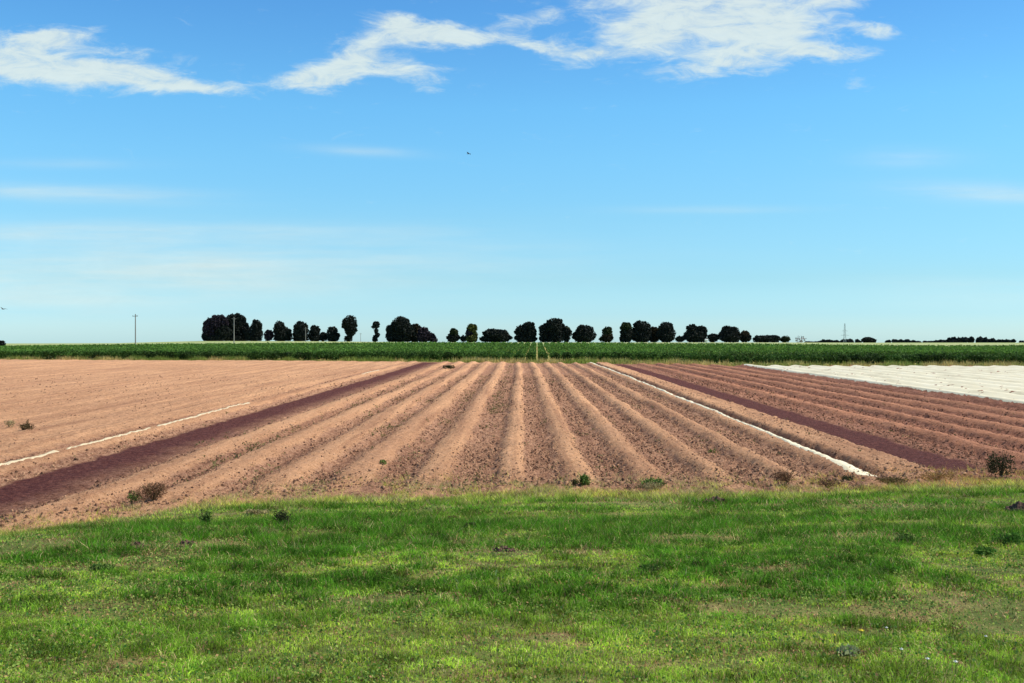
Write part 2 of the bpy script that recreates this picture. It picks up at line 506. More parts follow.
    tag(o, 'short patchy green grass with straw patches on the verge in front of the ploughed field', 'grass', kind='stuff')

# ------------------------------------------------------------------ clods
def build_clods():
    n = 330000
    Y = 15 + 65 * rng.random(n) ** 1.9
    X = rng.uniform(-1, 1, n) * (.56 * Y + 1)
    B = boundary(X)
    z, c, s = field_full(X, Y)
    dens = (.10 + .90 * (1 - c)) * np.clip(1 - 2.2 * s, 0, 1) * np.where(X < -2.6, .55, 1) * sstep(-1.1, .2, Y - B) * (X < 21.2) * np.where(X < -13, .35, 1)
    dens = dens * (.35 + .9 * sstep(.35, .65, fbm(X * .9, Y * .6, 201)))
    dens = np.maximum(dens, np.where(X < -4, .16, .45) * sstep(-1, .3, Y - B) * sstep(2.6, .8, Y - B) * (1 - s) * (np.abs(X) < 30))
    k = rng.random(n) < dens
    X, Y, z, c = X[k], Y[k], z[k], c[k]
    n = len(X)
    zb = bank_z(X, Y)
    z = np.maximum(z, np.where(Y < boundary(X) + .8, zb, z))
    r = .011 + .034 * rng.random(n) ** 3 * (1 - .4 * c) * (1 + .5 * sstep(3.5, .5, Y - boundary(X)) * (rng.random(n) < .25))
    r *= 1 + .6 * sstep(30, 70, Y)
    base = np.array([[1, 0, 0], [-.5, .87, 0], [-.5, -.87, 0], [.35, .5, .75], [-.6, 0, .7], [.3, -.5, .8], [0, 0, -.6]])
    fc = np.array([[0, 1, 3], [1, 4, 3], [1, 2, 4], [2, 5, 4], [2, 0, 5], [0, 3, 5], [3, 4, 5]])
    a = rng.uniform(0, 6.28, n); ca, sa = np.cos(a), np.sin(a)
    P = base[None] + rng.uniform(-.28, .28, (n, 7, 3))
    P = P * (r[:, None] * rng.uniform(.7, 1.3, (n, 3)))[:, None, :]
    x = P[..., 0] * ca[:, None] - P[..., 1] * sa[:, None]; y = P[..., 0] * sa[:, None] + P[..., 1] * ca[:, None]
    V = np.stack([x + X[:, None], y + Y[:, None], P[..., 2] + (z + r * .15)[:, None]], -1).reshape(-1, 3)
    T = (fc[None] + (np.arange(n) * 7)[:, None, None]).reshape(-1, 3)
    u = rng.random(n)[:, None]
    dark = np.array([.10, .045, .03]); lt = np.array([.48, .28, .17]); u = u ** 1.3
    C = dark * (1 - u) + lt * u
    right = sstep(9, 13, X)[:, None]
    C = C * (1 - right) + C * np.array([.78, .64, .64]) * right  # right-hand clods take the same kind of tint, partly painted shade
    o = link('soil_clods', np_mesh('soil_clods', V, T, {'col': np.repeat(C, 7, 0)}), leaf_mat('clod', trans=0, noise_scale=40))
    tag(o, 'small broken clods and stones of dry reddish soil strewn in the furrows', 'soil clods', kind='stuff')

# ------------------------------------------------------------------ leaf clouds
def leaf_quads(P, size, C, up=.0, aspect=1.0):
    """one bent quad per point with a random orientation"""
    n = len(P)
    nrm = rng.normal(size=(n, 3)); nrm[:, 2] += up
    nrm /= np.linalg.norm(nrm, axis=1)[:, None]
    t = rng.normal(size=(n, 3)); a = np.cross(nrm, t); a /= np.linalg.norm(a, axis=1)[:, None]
    b = np.cross(nrm, a)
    s = (size * rng.uniform(.6, 1.3, n))[:, None] if np.ndim(size) == 0 else (size * rng.uniform(.6, 1.3, n))[:, None]
    v0 = P - a * s * .5 * aspect; v1 = P - b * s * .5; v2 = P + a * s * .5 * aspect; v3 = P + b * s * .5
    V = np.stack([v0, v1, v2, v3], 1).reshape(-1, 3)
    q = np.arange(n * 4).reshape(n, 4)
    return V, q, np.repeat(C, 4, 0)

def tube(points, radii, sides=6):
    V, Fq = [], []
    pts = [Vector(p) for p in points]
    for i, p in enumerate(pts):
        d = (pts[min(i + 1, len(pts) - 1)] - pts[max(i - 1, 0)]).normalized()
        a = d.orthogonal().normalized(); b = d.cross(a)
        for k in range(sides):
            t = 2 * math.pi * k / sides
            V.append(p + (a * math.cos(t) + b * math.sin(t)) * radii[i])
    for i in range(len(pts) - 1):
        for k in range(sides):
            Fq.append((i * sides + k, i * sides + (k + 1) % sides, (i + 1) * sides + (k + 1) % sides, (i + 1) * sides + k))
    return [tuple(v) for v in V], Fq

def join_tubes(name, tubes, caps=True):
    V, Fq = [], []
    for (pts, rad, sides) in tubes:
        v, f = tube(pts, rad, sides)
        o = len(V); V += v; Fq += [tuple(i + o for i in q) for q in f]
        Fq.append(tuple(o + k for k in range(sides))[::-1])
        Fq.append(tuple(o + (len(pts) - 1) * sides + k for k in range(sides)))
    me = bpy.data.meshes.new(name); me.from_pydata(V, [], Fq); me.update()
    return me

MATS = {}
def tree(label, lobes, Y, tone='dark', group='trees on the ridge behind the green crop', cat='tree', base_py=342.0, name='tree', dens=1.0, leaf=.62, hollow=False):
    """lobes: list of (cx, cy, rx, ry) of the crown's masses, as seen from the field"""
    k = Y / F
    if not hollow and name == 'tree' and 'lone tall' not in label and 'thin scraggly' not in label and Y < 500:
        lobes = lobes + [(l[0], 338.6, l[2] * 1.0, 4.2) for l in lobes if l[1] + l[3] < 341.5]
        lobes = [(l[0] + rng.uniform(-.4, .4), l[1], l[2] * 1.06, l[3] * .97) + tuple(l[4:]) for l in lobes]
    cx = sum(l[0] * l[2] for l in lobes) / sum(l[2] for l in lobes)
    x0 = gx(cx, Y)
    z0 = float(terrain_z(np.array([x0]), np.array([Y]))[0])
    root = empty(name, (x0, Y, z0))
    tag(root, label, cat, group)
    P, S, C = [], [], []
    tones = {'dark': ((.012, .018, .014), (.036, .042, .040)), 'green': ((.018, .030, .012), (.050, .065, .022)),
             'olive': ((.04, .05, .015), (.17, .18, .045)), 'purple': ((.020, .016, .026), (.060, .045, .065)),
             'pale': ((.25, .22, .22), (.40, .36, .36)), 'brown': ((.03, .025, .015), (.09, .065, .035))}
    if not hollow:
        extra = []
        for l in lobes:
            if min(l[2], l[3]) < 3.4: continue
            for a in rng.uniform(-.2, math.pi + .2, 6):
                q = rng.uniform(.18, .38)
                extra.append((l[0] + math.cos(a) * l[2] * .84, l[1] - math.sin(a) * l[3] * .80, l[2] * q, l[3] * q) + tuple(l[4:]))
    for li, l in enumerate(lobes + extra if not hollow else lobes):
        lx, ly, rx, ry = l[:4]
        tn = tones[l[4]] if len(l) > 4 else tones[tone]
        c = np.array([gx(lx, Y) - x0, rng.uniform(-.25, .25) * rx * k, gz(ly, Y) - z0])
        R = np.array([rx * k, rx * k * .95, ry * k])
        vol = 4 * math.pi * (R[0] * R[0] + 2 * R[0] * R[2]) / 3
        n = int(max(60, vol * 15 * dens))
        d = rng.normal(size=(n, 3)); d /= np.linalg.norm(d, axis=1)[:, None]
        lump = .90 + .26 * (vnoise(d[:, 0] * 2.7 + 5 + li, d[:, 2] * 2.7 + d[:, 1] * 2.1 + li * 7, 300 + li) ) + .10 * (vnoise(d[:, 0] * 8 + 5, d[:, 2] * 8 + d[:, 1] * 6, 310 + li) - .5)
        rr = rng.uniform(.02, 1.0, n) ** .42 if not hollow else rng.uniform(.5, 1, n)
        p = c + d * R * (lump * rr)[:, None]
        p = p[p[:, 2] > .15]
        n = len(p)
        u = rng.random(n)[:, None] ** 1.5
        cc = np.array(tn[0]) * (1 - u) + np.array(tn[1]) * u
        P.append(p); C.append(cc)
    P = np.concatenate(P); C = np.concatenate(C)
    V, q, CC = leaf_quads(P, leaf * Y / 450.0, C)
    m = MATS.get('tree') or MATS.setdefault('tree', leaf_mat('tree_foliage', trans=.1, noise_scale=.5, var=.4))
    link('crown', np_mesh('crown', V, q, {'col': CC}), m, root)
    # trunk with limbs reaching into the masses
    top = max(gz(l[1], Y) - z0 for l in lobes)
    width = max(l[2] for l in lobes) * k
    tr = max(.22, min(.6, width * .09))
    tubes = [([(0, 0, -.4), (.05, 0, top * .3), (-.05, .1, top * .65), (0, 0, top)], [tr * 1.4, tr, tr * .7, tr * .25], 8)]
    for l in lobes:
        tx, tz = gx(l[0], Y) - x0, gz(l[1], Y) - z0
        for s in (-1, 0, 1):
            e = (tx + s * l[2] * k * .45, s * .3 * l[2] * k, tz + l[3] * k * (.35 - .25 * abs(s)))
            zs = min(top * .35, e[2] * .6)
            tubes.append(([(0, 0, zs), (e[0] * .5, e[1] * .5, (zs + e[2]) * .52), e], [tr * .55, tr * .35, tr * .12], 5))
    bm_ = MATS.get('bark') or MATS.setdefault('bark', plain_mat('bark', (.075, .062, .055), .9, 3))
    link('trunk', join_tubes('trunk', tubes), MATS['palebark'] if tone == 'pale' else bm_, root)
    return root

def build_trees():
    MATS['palebark'] = plain_mat('pale_bark', (.42, .38, .37), .8, 3)
    G = 'dark round trees along the horizon'
    Y = 450
    T = [
     ('broad tree with purplish left side, leftmost of the dark ridge trees', [(210, 330, 7, 11, 'purple'), (217, 324, 9, 9, 'purple'), (222, 333, 8, 9), (206, 337, 4.5, 4.5)], 448, 'dark'),
     ('tallest tree of the left cluster, standing behind a pale utility pole', [(234, 325, 9, 11), (238, 323, 6.5, 9), (229, 332, 8, 10), (244, 331, 4.5, 9)], 455, 'dark'),
     ('small round tree at the right end of the left cluster', [(256, 327, 5.2, 7), (257, 335, 5, 6.5), (250, 336, 4.5, 6)], 450, 'dark'),
     ('cone shaped tree standing alone right of the left cluster, pale bush on its left foot', [(279, 328, 5, 7), (282, 334, 8, 8), (268.5, 336, 4.2, 6, 'purple'), (287, 337, 4.5, 5)], 450, 'dark'),
     ('flat topped tree, left end of the row of four touching small trees', [(301, 327, 6, 5.5), (301, 334, 7.5, 8), (296, 334, 3, 3)], 450, 'dark'),
     ('pointed small tree just right of the flat topped tree', [(315, 331, 4.5, 5.5), (315, 337, 6, 6)], 451, 'dark'),
     ('lowest bush of the row of four, between the pointed and the domed tree', [(323.5, 337, 4.5, 4.6)], 452, 'dark'),
     ('domed small tree, right end of the row of four', [(332, 333, 5, 6), (334, 337, 5.5, 5.5)], 450, 'dark'),
     ('lone tall tree with a round crown on a narrow waist, standing by itself', [(350, 324, 7.2, 7.6), (350.5, 331, 5.8, 5.5), (343, 327, 1.8, 1.2), (349, 338, 3.2, 5), (346.5, 339, 2.5, 3)], 450, 'dark'),
     ('thin scraggly tree with a tiny crown and lumpy stem, slimmest on the ridge', [(376, 325, 3.4, 3.4), (373, 327, 1.8, 1.6), (376.3, 331, 1.8, 3), (377.5, 335, 1.9, 2.6), (375, 339, 2.6, 4)], 450, 'dark'),
     ('massive domed tree with a steep right side, left part of the centre left clump', [(401, 327, 9, 10), (395, 332, 8, 9), (406, 333, 8, 9), (391, 337, 5, 5)], 450, 'dark'),
     ('olive brown tree squeezed between the massive domed tree and a sloping one', [(415, 330, 5, 6, 'brown'), (415, 336, 6, 6)], 453, 'dark'),
     ('low tree with purplish leaves sloping down to the right', [(423, 332, 4.5, 5), (424, 336, 6.5, 6, 'purple'), (430, 337.5, 5, 4.5), (434, 340, 3, 2.5)], 449, 'purple'),
     ('small grey green cone tree standing alone left of the yellowish tree', [(453.5, 333, 3.8, 4.5, 'green'), (452.5, 338, 6, 4.5)], 450, 'dark'),
     ('tiny bush at the left foot of the yellowish tree', [(463.5, 338.5, 3.2, 3.2)], 450, 'dark'),
     ('narrow upright tree with yellow green top, palest of the leafy trees', [(471.5, 328.5, 5, 4.6, 'olive'), (470, 334, 4, 5.5, 'purple'), (474.5, 335, 3, 5, 'olive'), (470, 339, 4.5, 3)], 450, 'olive'),
     ('wide low flat topped tree with a long skirt on both sides', [(492, 334, 8, 5), (498, 335, 9, 5.5), (505, 338, 6, 4.5), (486, 339, 6, 3)], 450, 'dark'),
     ('lopsided tree leaning up to the right, left of the bright gap', [(529, 327, 5, 5.5), (523, 332, 7.5, 7.5), (530, 334, 6, 7), (534, 331, 2.5, 3)], 450, 'dark'),
     ('broadest tree of the centre with highest peak, right of the bright gap', [(555, 327, 8, 9), (546, 332, 7, 8), (556, 333, 10, 9), (566, 334, 5, 7.5), (567, 329, 2.6, 2.4, 'olive')], 450, 'dark'),
     ('smooth half dome tree right of the broadest centre tree', [(584.5, 333, 9, 8), (584.5, 336.5, 11, 6.5)], 450, 'dark'),
     ('small upright greyish tree with a brown bush at its left foot', [(607.5, 332.5, 4.6, 5.6, 'green'), (607.5, 337.5, 5, 5), (601.5, 339, 2.5, 3, 'green')], 450, 'brown'),
     ('tree with an olive left edge, left end of the clump of four', [(626, 328, 5.4, 5.6, 'green'), (622.5, 328, 2.2, 2.5, 'olive'), (627, 335, 6.5, 7)], 449, 'dark'),
     ('rounded dark tree, highest of the clump of four right of centre', [(642, 329, 8.5, 8), (641, 335, 9.5, 7.5)], 451, 'dark'),
     ('short brownish tree wedged low in the clump of four', [(654, 332, 5, 5, 'brown'), (654, 337, 5, 5)], 454, 'brown'),
     ('oval tree at the right end of the clump of four', [(666, 328.5, 6.5, 6.5), (666, 335, 8.5, 7.5)], 450, 'dark'),
     ('spreading tree with two bumps on top and a bush trailing to its left', [(692, 330, 5.5, 5.5), (700, 332, 6, 6), (695, 336, 11, 6), (680, 339, 4.5, 3)], 450, 'dark'),
     ('low bush between the spreading tree and the peaked tree', [(713, 338, 5, 4.4)], 450, 'dark'),
     ('peaked tree with a small white speck at its left foot', [(727, 332, 5.5, 6), (733, 333, 6, 6), (728, 336.5, 10, 6)], 450, 'dark'),
     ('olive tinged tree on the right flank of the peaked tree', [(744.5, 335.5, 4.5, 4.5, 'brown'), (746, 338, 4.5, 4)], 452, 'dark'),
     ('long low bush like a hedge, right of the last tall trees', [(759, 339.5, 6, 3.8), (767, 339, 7, 3.8), (774, 339, 6.5, 3.8)], 450, 'dark'),
     ('small round bush at the right end of the low hedge bush', [(785, 339.3, 4.4, 3.4, 'green')], 450, 'green'),
    ]
    for lab, lobes, yy, tone in T:
        tree(lab, lobes, float(yy), tone, G)
    tree('pale bare bush standing alone right of the last dark bushes', [(800.5, 339.5, 5.5, 3.6)], 450., 'pale', None, 'bush', name='bush', dens=.10, hollow=True)
    tree('far flat topped tree at the right end of the thin far tree line', [(867, 340.2, 6, 2.9), (870, 341, 5.5, 2.6)], 700., 'dark', None, name='tree', leaf=.5)
    tree('dark tree cut by the left edge of the picture', [(-1, 344.5, 4, 4)], 450., 'dark', None)
    # far-off woods that read as one dark line each
    def wood(label, spans, Y, seed):
        r = np.random.default_rng(seed)
        P, C = [], []
        for (a, b, top, base) in spans:
            x = a
            while x < b:
                w = r.uniform(1.2, 3.0); hh = (base - top) * r.uniform(.55, 1.05)
                n = 150
                d = rng.normal(size=(n, 3)); d /= np.linalg.norm(d, axis=1)[:, None]
                z0 = gz(base, Y)
                c = np.array([gx(x, Y), Y + r.uniform(-15, 15), z0 + hh * .5 * Y / F])
                P.append(c + d * np.array([w * Y / F, w * Y / F, hh * .55 * Y / F]) * rng.uniform(.3, 1, (n, 1)) ** .4)
                u = rng.random((n, 1)); C.append(np.array([.012, .018, .022]) * (1 - u) + np.array([.03, .04, .045]) * u)
                x += w * .62
        V, q, CC = leaf_quads(np.concatenate(P), 1.3 * Y / 700, np.concatenate(C))
        tag(link('distant_wood', np_mesh('distant_wood', V, q, {'col': CC}), MATS['tree']), label, 'wood', kind='stuff')
    wood('thin far tree line below the lattice mast', [(819, 834, 339.8, 343.4), (834, 845, 340.2, 343.4), (846, 858, 339.0, 343.4), (807, 818, 341.6, 343.4)], 900, 1)
    wood('sparse far tree line right of the lattice mast', [(890, 912, 339.8, 343.0), (912, 921, 341.2, 343)], 900, 2)
    wood('long dark far tree line at the right edge of the horizon', [(939, 948, 339.4, 343.0), (948, 990, 337.0, 343.0), (990, 1014, 339.6, 342.6), (928, 940, 341.3, 343)], 900, 3)

# ------------------------------------------------------------------ crop
def build_crop():
    n = 420000
    y0, y1 = 124.0, 251.0
    u = rng.random(n)
    Y = y0 + (y1 - y0) * u ** 1.35
    X = rng.uniform(-1, 1, n) * (.60 * Y)
    nf = 60000   # the foremost plants, seen down to the foot
    Y[:nf] = rng.uniform(y0, y0 + 3.5, nf)
    X[:nf] = rng.uniform(-1, 1, nf) * 82
    edge = y0 + np.interp(X, [-80, 0, 18, 26, 80], [9, -2, -5, -15, -18]) + 1.6 * (fbm(X * .35, X * 0 + 4, 401) - .5)
    Y = Y + (edge - y0)
    s = 1.45
    r = (X - .0176 * Y - .72) / s
    ph = (r - np.round(r)) * s           # distance to row centre
    w = .56 + .06 * (vnoise(X * .4, Y * .4, 402))
    keep = np.abs(ph) < w * .98
    # the wheel tracks running straight away stay open
    lane = X - .0176 * Y
    for c_, hw in ((0, .14), (-1.45, .07), (1.6, .07)):
        keep &= np.abs(lane - c_) > hw
    X, Y, ph = X[keep], Y[keep], ph[keep]
    n = len(X)
    hmax = (CROP_H * (.80 + .30 * fbm(X * .8, Y * .8, 403) + .12 * (fbm(X * .09, Y * .09, 406) - .5))) * (1 - .35 * (np.abs(ph) / .62) ** 2)
    hmax = hmax * sstep(-.3, 1.0, Y - (y0 + np.interp(X, [-80, 0, 18, 26, 80], [9, -2, -5, -15, -18]) - 1.0)) 
    t = rng.random(n) ** .55
    Z = terrain_z(X, Y) + hmax * t
    P = np.stack([X, Y, Z], -1)
    uu = rng.random(n)[:, None]
    C = np.array([.042, .115, .024]) * (1 - uu) + np.array([.14, .29, .05]) * uu
    yl = fbm(X * .12, Y * .05, 404)[:, None]
    C = C * (.65 + .7 * yl)
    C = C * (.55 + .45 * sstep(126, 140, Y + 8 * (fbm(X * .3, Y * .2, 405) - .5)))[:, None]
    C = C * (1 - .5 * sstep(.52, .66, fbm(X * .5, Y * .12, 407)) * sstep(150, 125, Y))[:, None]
    old = (rng.random(n) < .10 * (t < .45))[:, None]
    C = np.where(old, np.array([.14, .12, .05]), C)
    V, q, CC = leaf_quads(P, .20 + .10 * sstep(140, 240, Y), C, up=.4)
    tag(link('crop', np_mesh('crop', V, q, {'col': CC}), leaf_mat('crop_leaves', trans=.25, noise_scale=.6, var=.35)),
        'band of dense dark green crop beyond the ploughed field', 'crop', kind='stuff')
    # rough grass at the far end of the field
    n = 60000
    X = rng.uniform(-85, 85, n)
    fe = far_edge(X)
    span = (124 + np.interp(X, [-80, 0, 18, 26, 80], [9, -2, -5, -15, -18])) - fe
    Y = fe - .7 + (span + 1.4) * rng.random(n)
    cl = fbm(X * .5, Y * .7, 411, 3)
    Hh = (.10 + .5 * sstep(.42, .7, cl)) * rng.uniform(.5, 1.3, n)
    Z = np.maximum(terrain_z(X, Y), 0)
    u = rng.random(n)[:, None]
    m = sstep(.35, .65, fbm(X * .3 + 7, Y * .3, 412))[:, None]
    C = (np.array([.26, .34, .07]) * (1 - m) + np.array([.62, .50, .20]) * m) * (.6 + .8 * u)
    V, T, CC = blades(X, Y, Z, Hh, np.full(n, .07), rng.uniform(0, .6, n), rng.uniform(-1, 1, n), C, 1)
    tag(link('rough_grass', np_mesh('rough_grass', V, T, {'col': CC}), leaf_mat('rough_grass', trans=.25)),
        'thin strip of rough yellowish grass between the ploughed field and the green crop', 'grass', kind='stuff')

def build_furrow_weeds():
    n = 90000
    Y = 21 + 97 * rng.random(n) ** 1.5
    X = rng.uniform(-1, 1, n) * (.56 * Y)
    z, c, s = field_full(X, Y)
    cl = sstep(.42, .66, fbm(X * .9, Y * .3, 501, 3))
    hot = sum(np.exp(-((X - q) / .30) ** 2) * a_ for q, a_ in ((-1.0, .9), (-2.7, .55), (-4.35, .8), (-5.9, .6), (-7.45, .8), (2.2, .2), (5.3, .2))) + .05
    k = rng.random(n) < cl * (1 - c) * hot * sstep(20, 32, Y) * .8 * (1 - s) * (X < 21) * (X > -12) * (Y < far_edge(X))
    X, Y, z = X[k], Y[k], z[k]
    per = 7
    X = np.repeat(X, per) + rng.normal(0, .05, len(X) * per); Y = np.repeat(Y, per) + rng.normal(0, .08, len(Y) * per); z = np.repeat(z, per)
    P = np.stack([X, Y, z + rng.uniform(.0, .09, len(X))], -1)
    u = rng.random(len(X))[:, None]
    C = np.array([.09, .11, .03]) * (1 - u) + np.array([.30, .27, .12]) * u
    V, q, CC = leaf_quads(P, .055, C, up=.5, aspect=.6)
    tag(link('furrow_weeds', np_mesh('furrow_weeds', V, q, {'col': CC}), leaf_mat('weed_leaves', trans=.2)),
        'scattered small olive weeds sprouting in the furrows', 'weeds', kind='stuff')

# ------------------------------------------------------------------ white film
def film_mat():
    m, nt, b = new_mat('white_film')
    v = coords(nt)
    n = noise_node(nt, 1.1, 5, .6, coords(nt, (1, .25, 1)))
    r = ramp(nt, n.outputs['Fac'], [(.25, (.66, .58, .40)), (.5, (.86, .78, .56)), (.8, (.90, .84, .66))])
    nt.links.new(r.outputs[0], b.inputs['Base Color'])
    b.inputs['Roughness'].default_value = .45
    n2 = noise_node(nt, 6, 4, .6, v)
    bump(nt, b, n2.outputs['Fac'], .5, .04)
    return m

def ribbon(name, label, xc, ys, width, mat, seed, lift=.03):
    ys = np.asarray(ys)
    k = 7
    t = np.linspace(-1, 1, k)
    cx = np.interp(ys, *xc) if isinstance(xc, tuple) else np.full(len(ys), xc)
    wob = .10 * np.sin(ys * .045 + 1.0) + .22 * (fbm(ys * .11, ys * 0 + 1, 31) - .5)
    cx = cx - wob + .12 * (fbm(ys * .25, ys * 0, seed) - .5) + .05 * (fbm(ys * 1.5, ys * 0, seed + 1) - .5)
    w = width(ys) * (.85 + .3 * fbm(ys * 1.1, ys * 0, seed + 2))
    X = cx[:, None] + w[:, None] * t[None] * .5
    Y = np.repeat(ys[:, None], k, 1)
    z = field_full(X, Y)[0]
    Z = np.maximum(z, z.mean(1, keepdims=True) * .6 + z * .4) + lift + .035 * (fbm(X * 5, Y * 2.5, seed + 3) - .4) * np.clip(1 - np.abs(t)[None] * .6, 0, 1)
    Z[:, 0] = z[:, 0] - .01; Z[:, -1] = z[:, -1] - .01
    Z[0] = z[0] - .01; Z[-1] = z[-1] - .01
    ox, oy = float(cx.mean()), float(ys.mean())
    V = np.stack([X - ox, Y - oy, Z], -1).reshape(-1, 3)
    idx = np.arange(len(V)).reshape(len(ys), k)
    q = np.stack([idx[:-1, :-1], idx[:-1, 1:], idx[1:, 1:], idx[1:, :-1]], -1).reshape(-1, 4)
    o = link(name, np_mesh(name, V, q, smooth=True), mat, loc=(ox, oy, 0))
    tag(o, label, 'plastic film', 'strips of pale film lying on the soil')
    return o

def build_film():
    m = film_mat()
    ribbon('film_strip', 'long cream white film strip running down the ridge to a crumpled end, on the right', 7.76, np.concatenate([np.arange(22.6, 40, .12), np.arange(40, 117, .4)]),
           lambda y: .20 + .36 * np.exp(-((y - 23.4) / 1.5) ** 2) + .08 * sstep(70, 110, y) + .04 * np.sin(y * .3), m, 601, .02)
    lx = -12.0
    m2 = plain_mat('dusty_film', (.58, .49, .34), .6, 5, .2)
    ribbon('film_strip', 'nearest narrow pale film strip at the left edge of the field', lx, np.arange(19, 26.9, .15), lambda y: .085 + 0 * y, m2, 611)
    ribbon('film_strip', 'shortest near film strip on the left bed, between the nearest and the longest', lx, np.arange(27.2, 33.4, .15), lambda y: .07 + 0 * y, m2, 615)
    ribbon('film_strip', 'longest narrow pale film strip on the left bed, tapering off beyond the middle one', lx, np.arange(33.9, 45.5, .2), lambda y: .10 - .04 * sstep(38, 45, y), m2, 621)
    ribbon('film_strip', 'faint far film strip on the left bed beside the dark strip', lx, np.arange(77, 88, .5), lambda y: .09 + 0 * y, m2, 631)
    # the covered beds
    xs = np.arange(21.55, 82, .14)
    ys = np.concatenate([np.arange(26, 112, .4)])
    X, Y = np.meshgrid(xs, ys)
    wob = .10 * np.sin(Y * .045 + 1.0) + .22 * (fbm(Y * .11, X * 0 + 1, 31) - .5)
    x = X + wob
    Z = .30 + .10 * np.cos((x - 23.9) * 2 * math.pi / 1.8) + .05 * (fbm(X * .9, Y * .25, 641) - .5) + .05 * (fbm(X * 3, Y * 1.1, 642) - .5)
    endy = far_edge(X) - 2.5 + 1.2 * (fbm(X * .5, X * 0, 643) - .5)
    Z = Z * (1 - sstep(-.4, 0.0, Y - endy)) + .03 * sstep(-.4, 0, Y - endy)
    Z = np.where(X < 21.7, .12, Z)
    keep = (Y < endy + .3) & (X < .66 * Y + 8)
    idx = np.arange(X.size).reshape(X.shape)
    q = np.stack([idx[:-1, :-1], idx[:-1, 1:], idx[1:, 1:], idx[1:, :-1]], -1).reshape(-1, 4)[keep[:-1, :-1].ravel()]
    V = np.stack([X - 45, Y - 75, Z], -1).reshape(-1, 3)
    used = np.unique(q); remap = np.full(len(V), -1); remap[used] = np.arange(len(used))
    o = link('film_cover', np_mesh('film_cover', V[used], remap[q], smooth=True), m, loc=(45, 75, 0))
    tag(o, 'wide cream white film covering the beds at the right side of the field', 'plastic film')

# ------------------------------------------------------------------ small plants
def plant(name, label, X, Y, Z, w, h, n, tone, leaf, stems=9, cat='weed', group=None, aspect=.5, sparse=1., lobes=3, up=0):
    root = empty(name, (X, Y, Z)); tag(root, label, cat, group)
    P, C = [], []
    for i in range(lobes):
        a = random.uniform(0, 6.28); rr = 0 if lobes == 1 else .28 * w
        c = np.array([math.cos(a) * rr, math.sin(a) * rr * .7, h * random.uniform(.38, .6)])
        m = n // lobes
        d = rng.normal(size=(m, 3)); d /= np.linalg.norm(d, axis=1)[:, None]
        P.append(c + d * np.array([w * .36, w * .3, h * .45]) * rng.uniform(.1, 1.1, (m, 1)) ** .6)
    P = np.concatenate(P); P = P[P[:, 2] > .01]
    u = rng.random(len(P))[:, None]
    C = np.array(tone[0]) * (1 - u) + np.array(tone[1]) * u
    V, q, CC = leaf_quads(P, leaf, C, up=up, aspect=aspect)
    m = MATS.get('plant') or MATS.setdefault('plant', leaf_mat('plant_leaves', trans=.2, noise_scale=12))
    link('foliage', np_mesh('foliage', V, q, {'col': CC}), m, root)
    ms = MATS.get('stem') or MATS.setdefault('stem', plain_mat('dry_stem', (.16, .12, .06), .9, 12))
    tubes = []
    for i in range(stems):
        a = 2 * math.pi * i / stems + random.uniform(-.3, .3); r = w * random.uniform(.15, .48)
        tubes.append(([(0, 0, -.02), (math.cos(a) * r * .5, math.sin(a) * r * .4, h * .5), (math.cos(a) * r, math.sin(a) * r * .8, h * random.uniform(.7, 1.08))], [.008, .006, .002], 4))
    link('stem', join_tubes('stem', tubes), ms, root)
    return root

def on_field(px, py, h=0.0):
    Y = (CAM_Z - .05 - h) * F / (py - PY0)
    X = gx(px, Y)
    return X, Y, float(field_full(np.array([X]), np.array([Y]))[0][0])

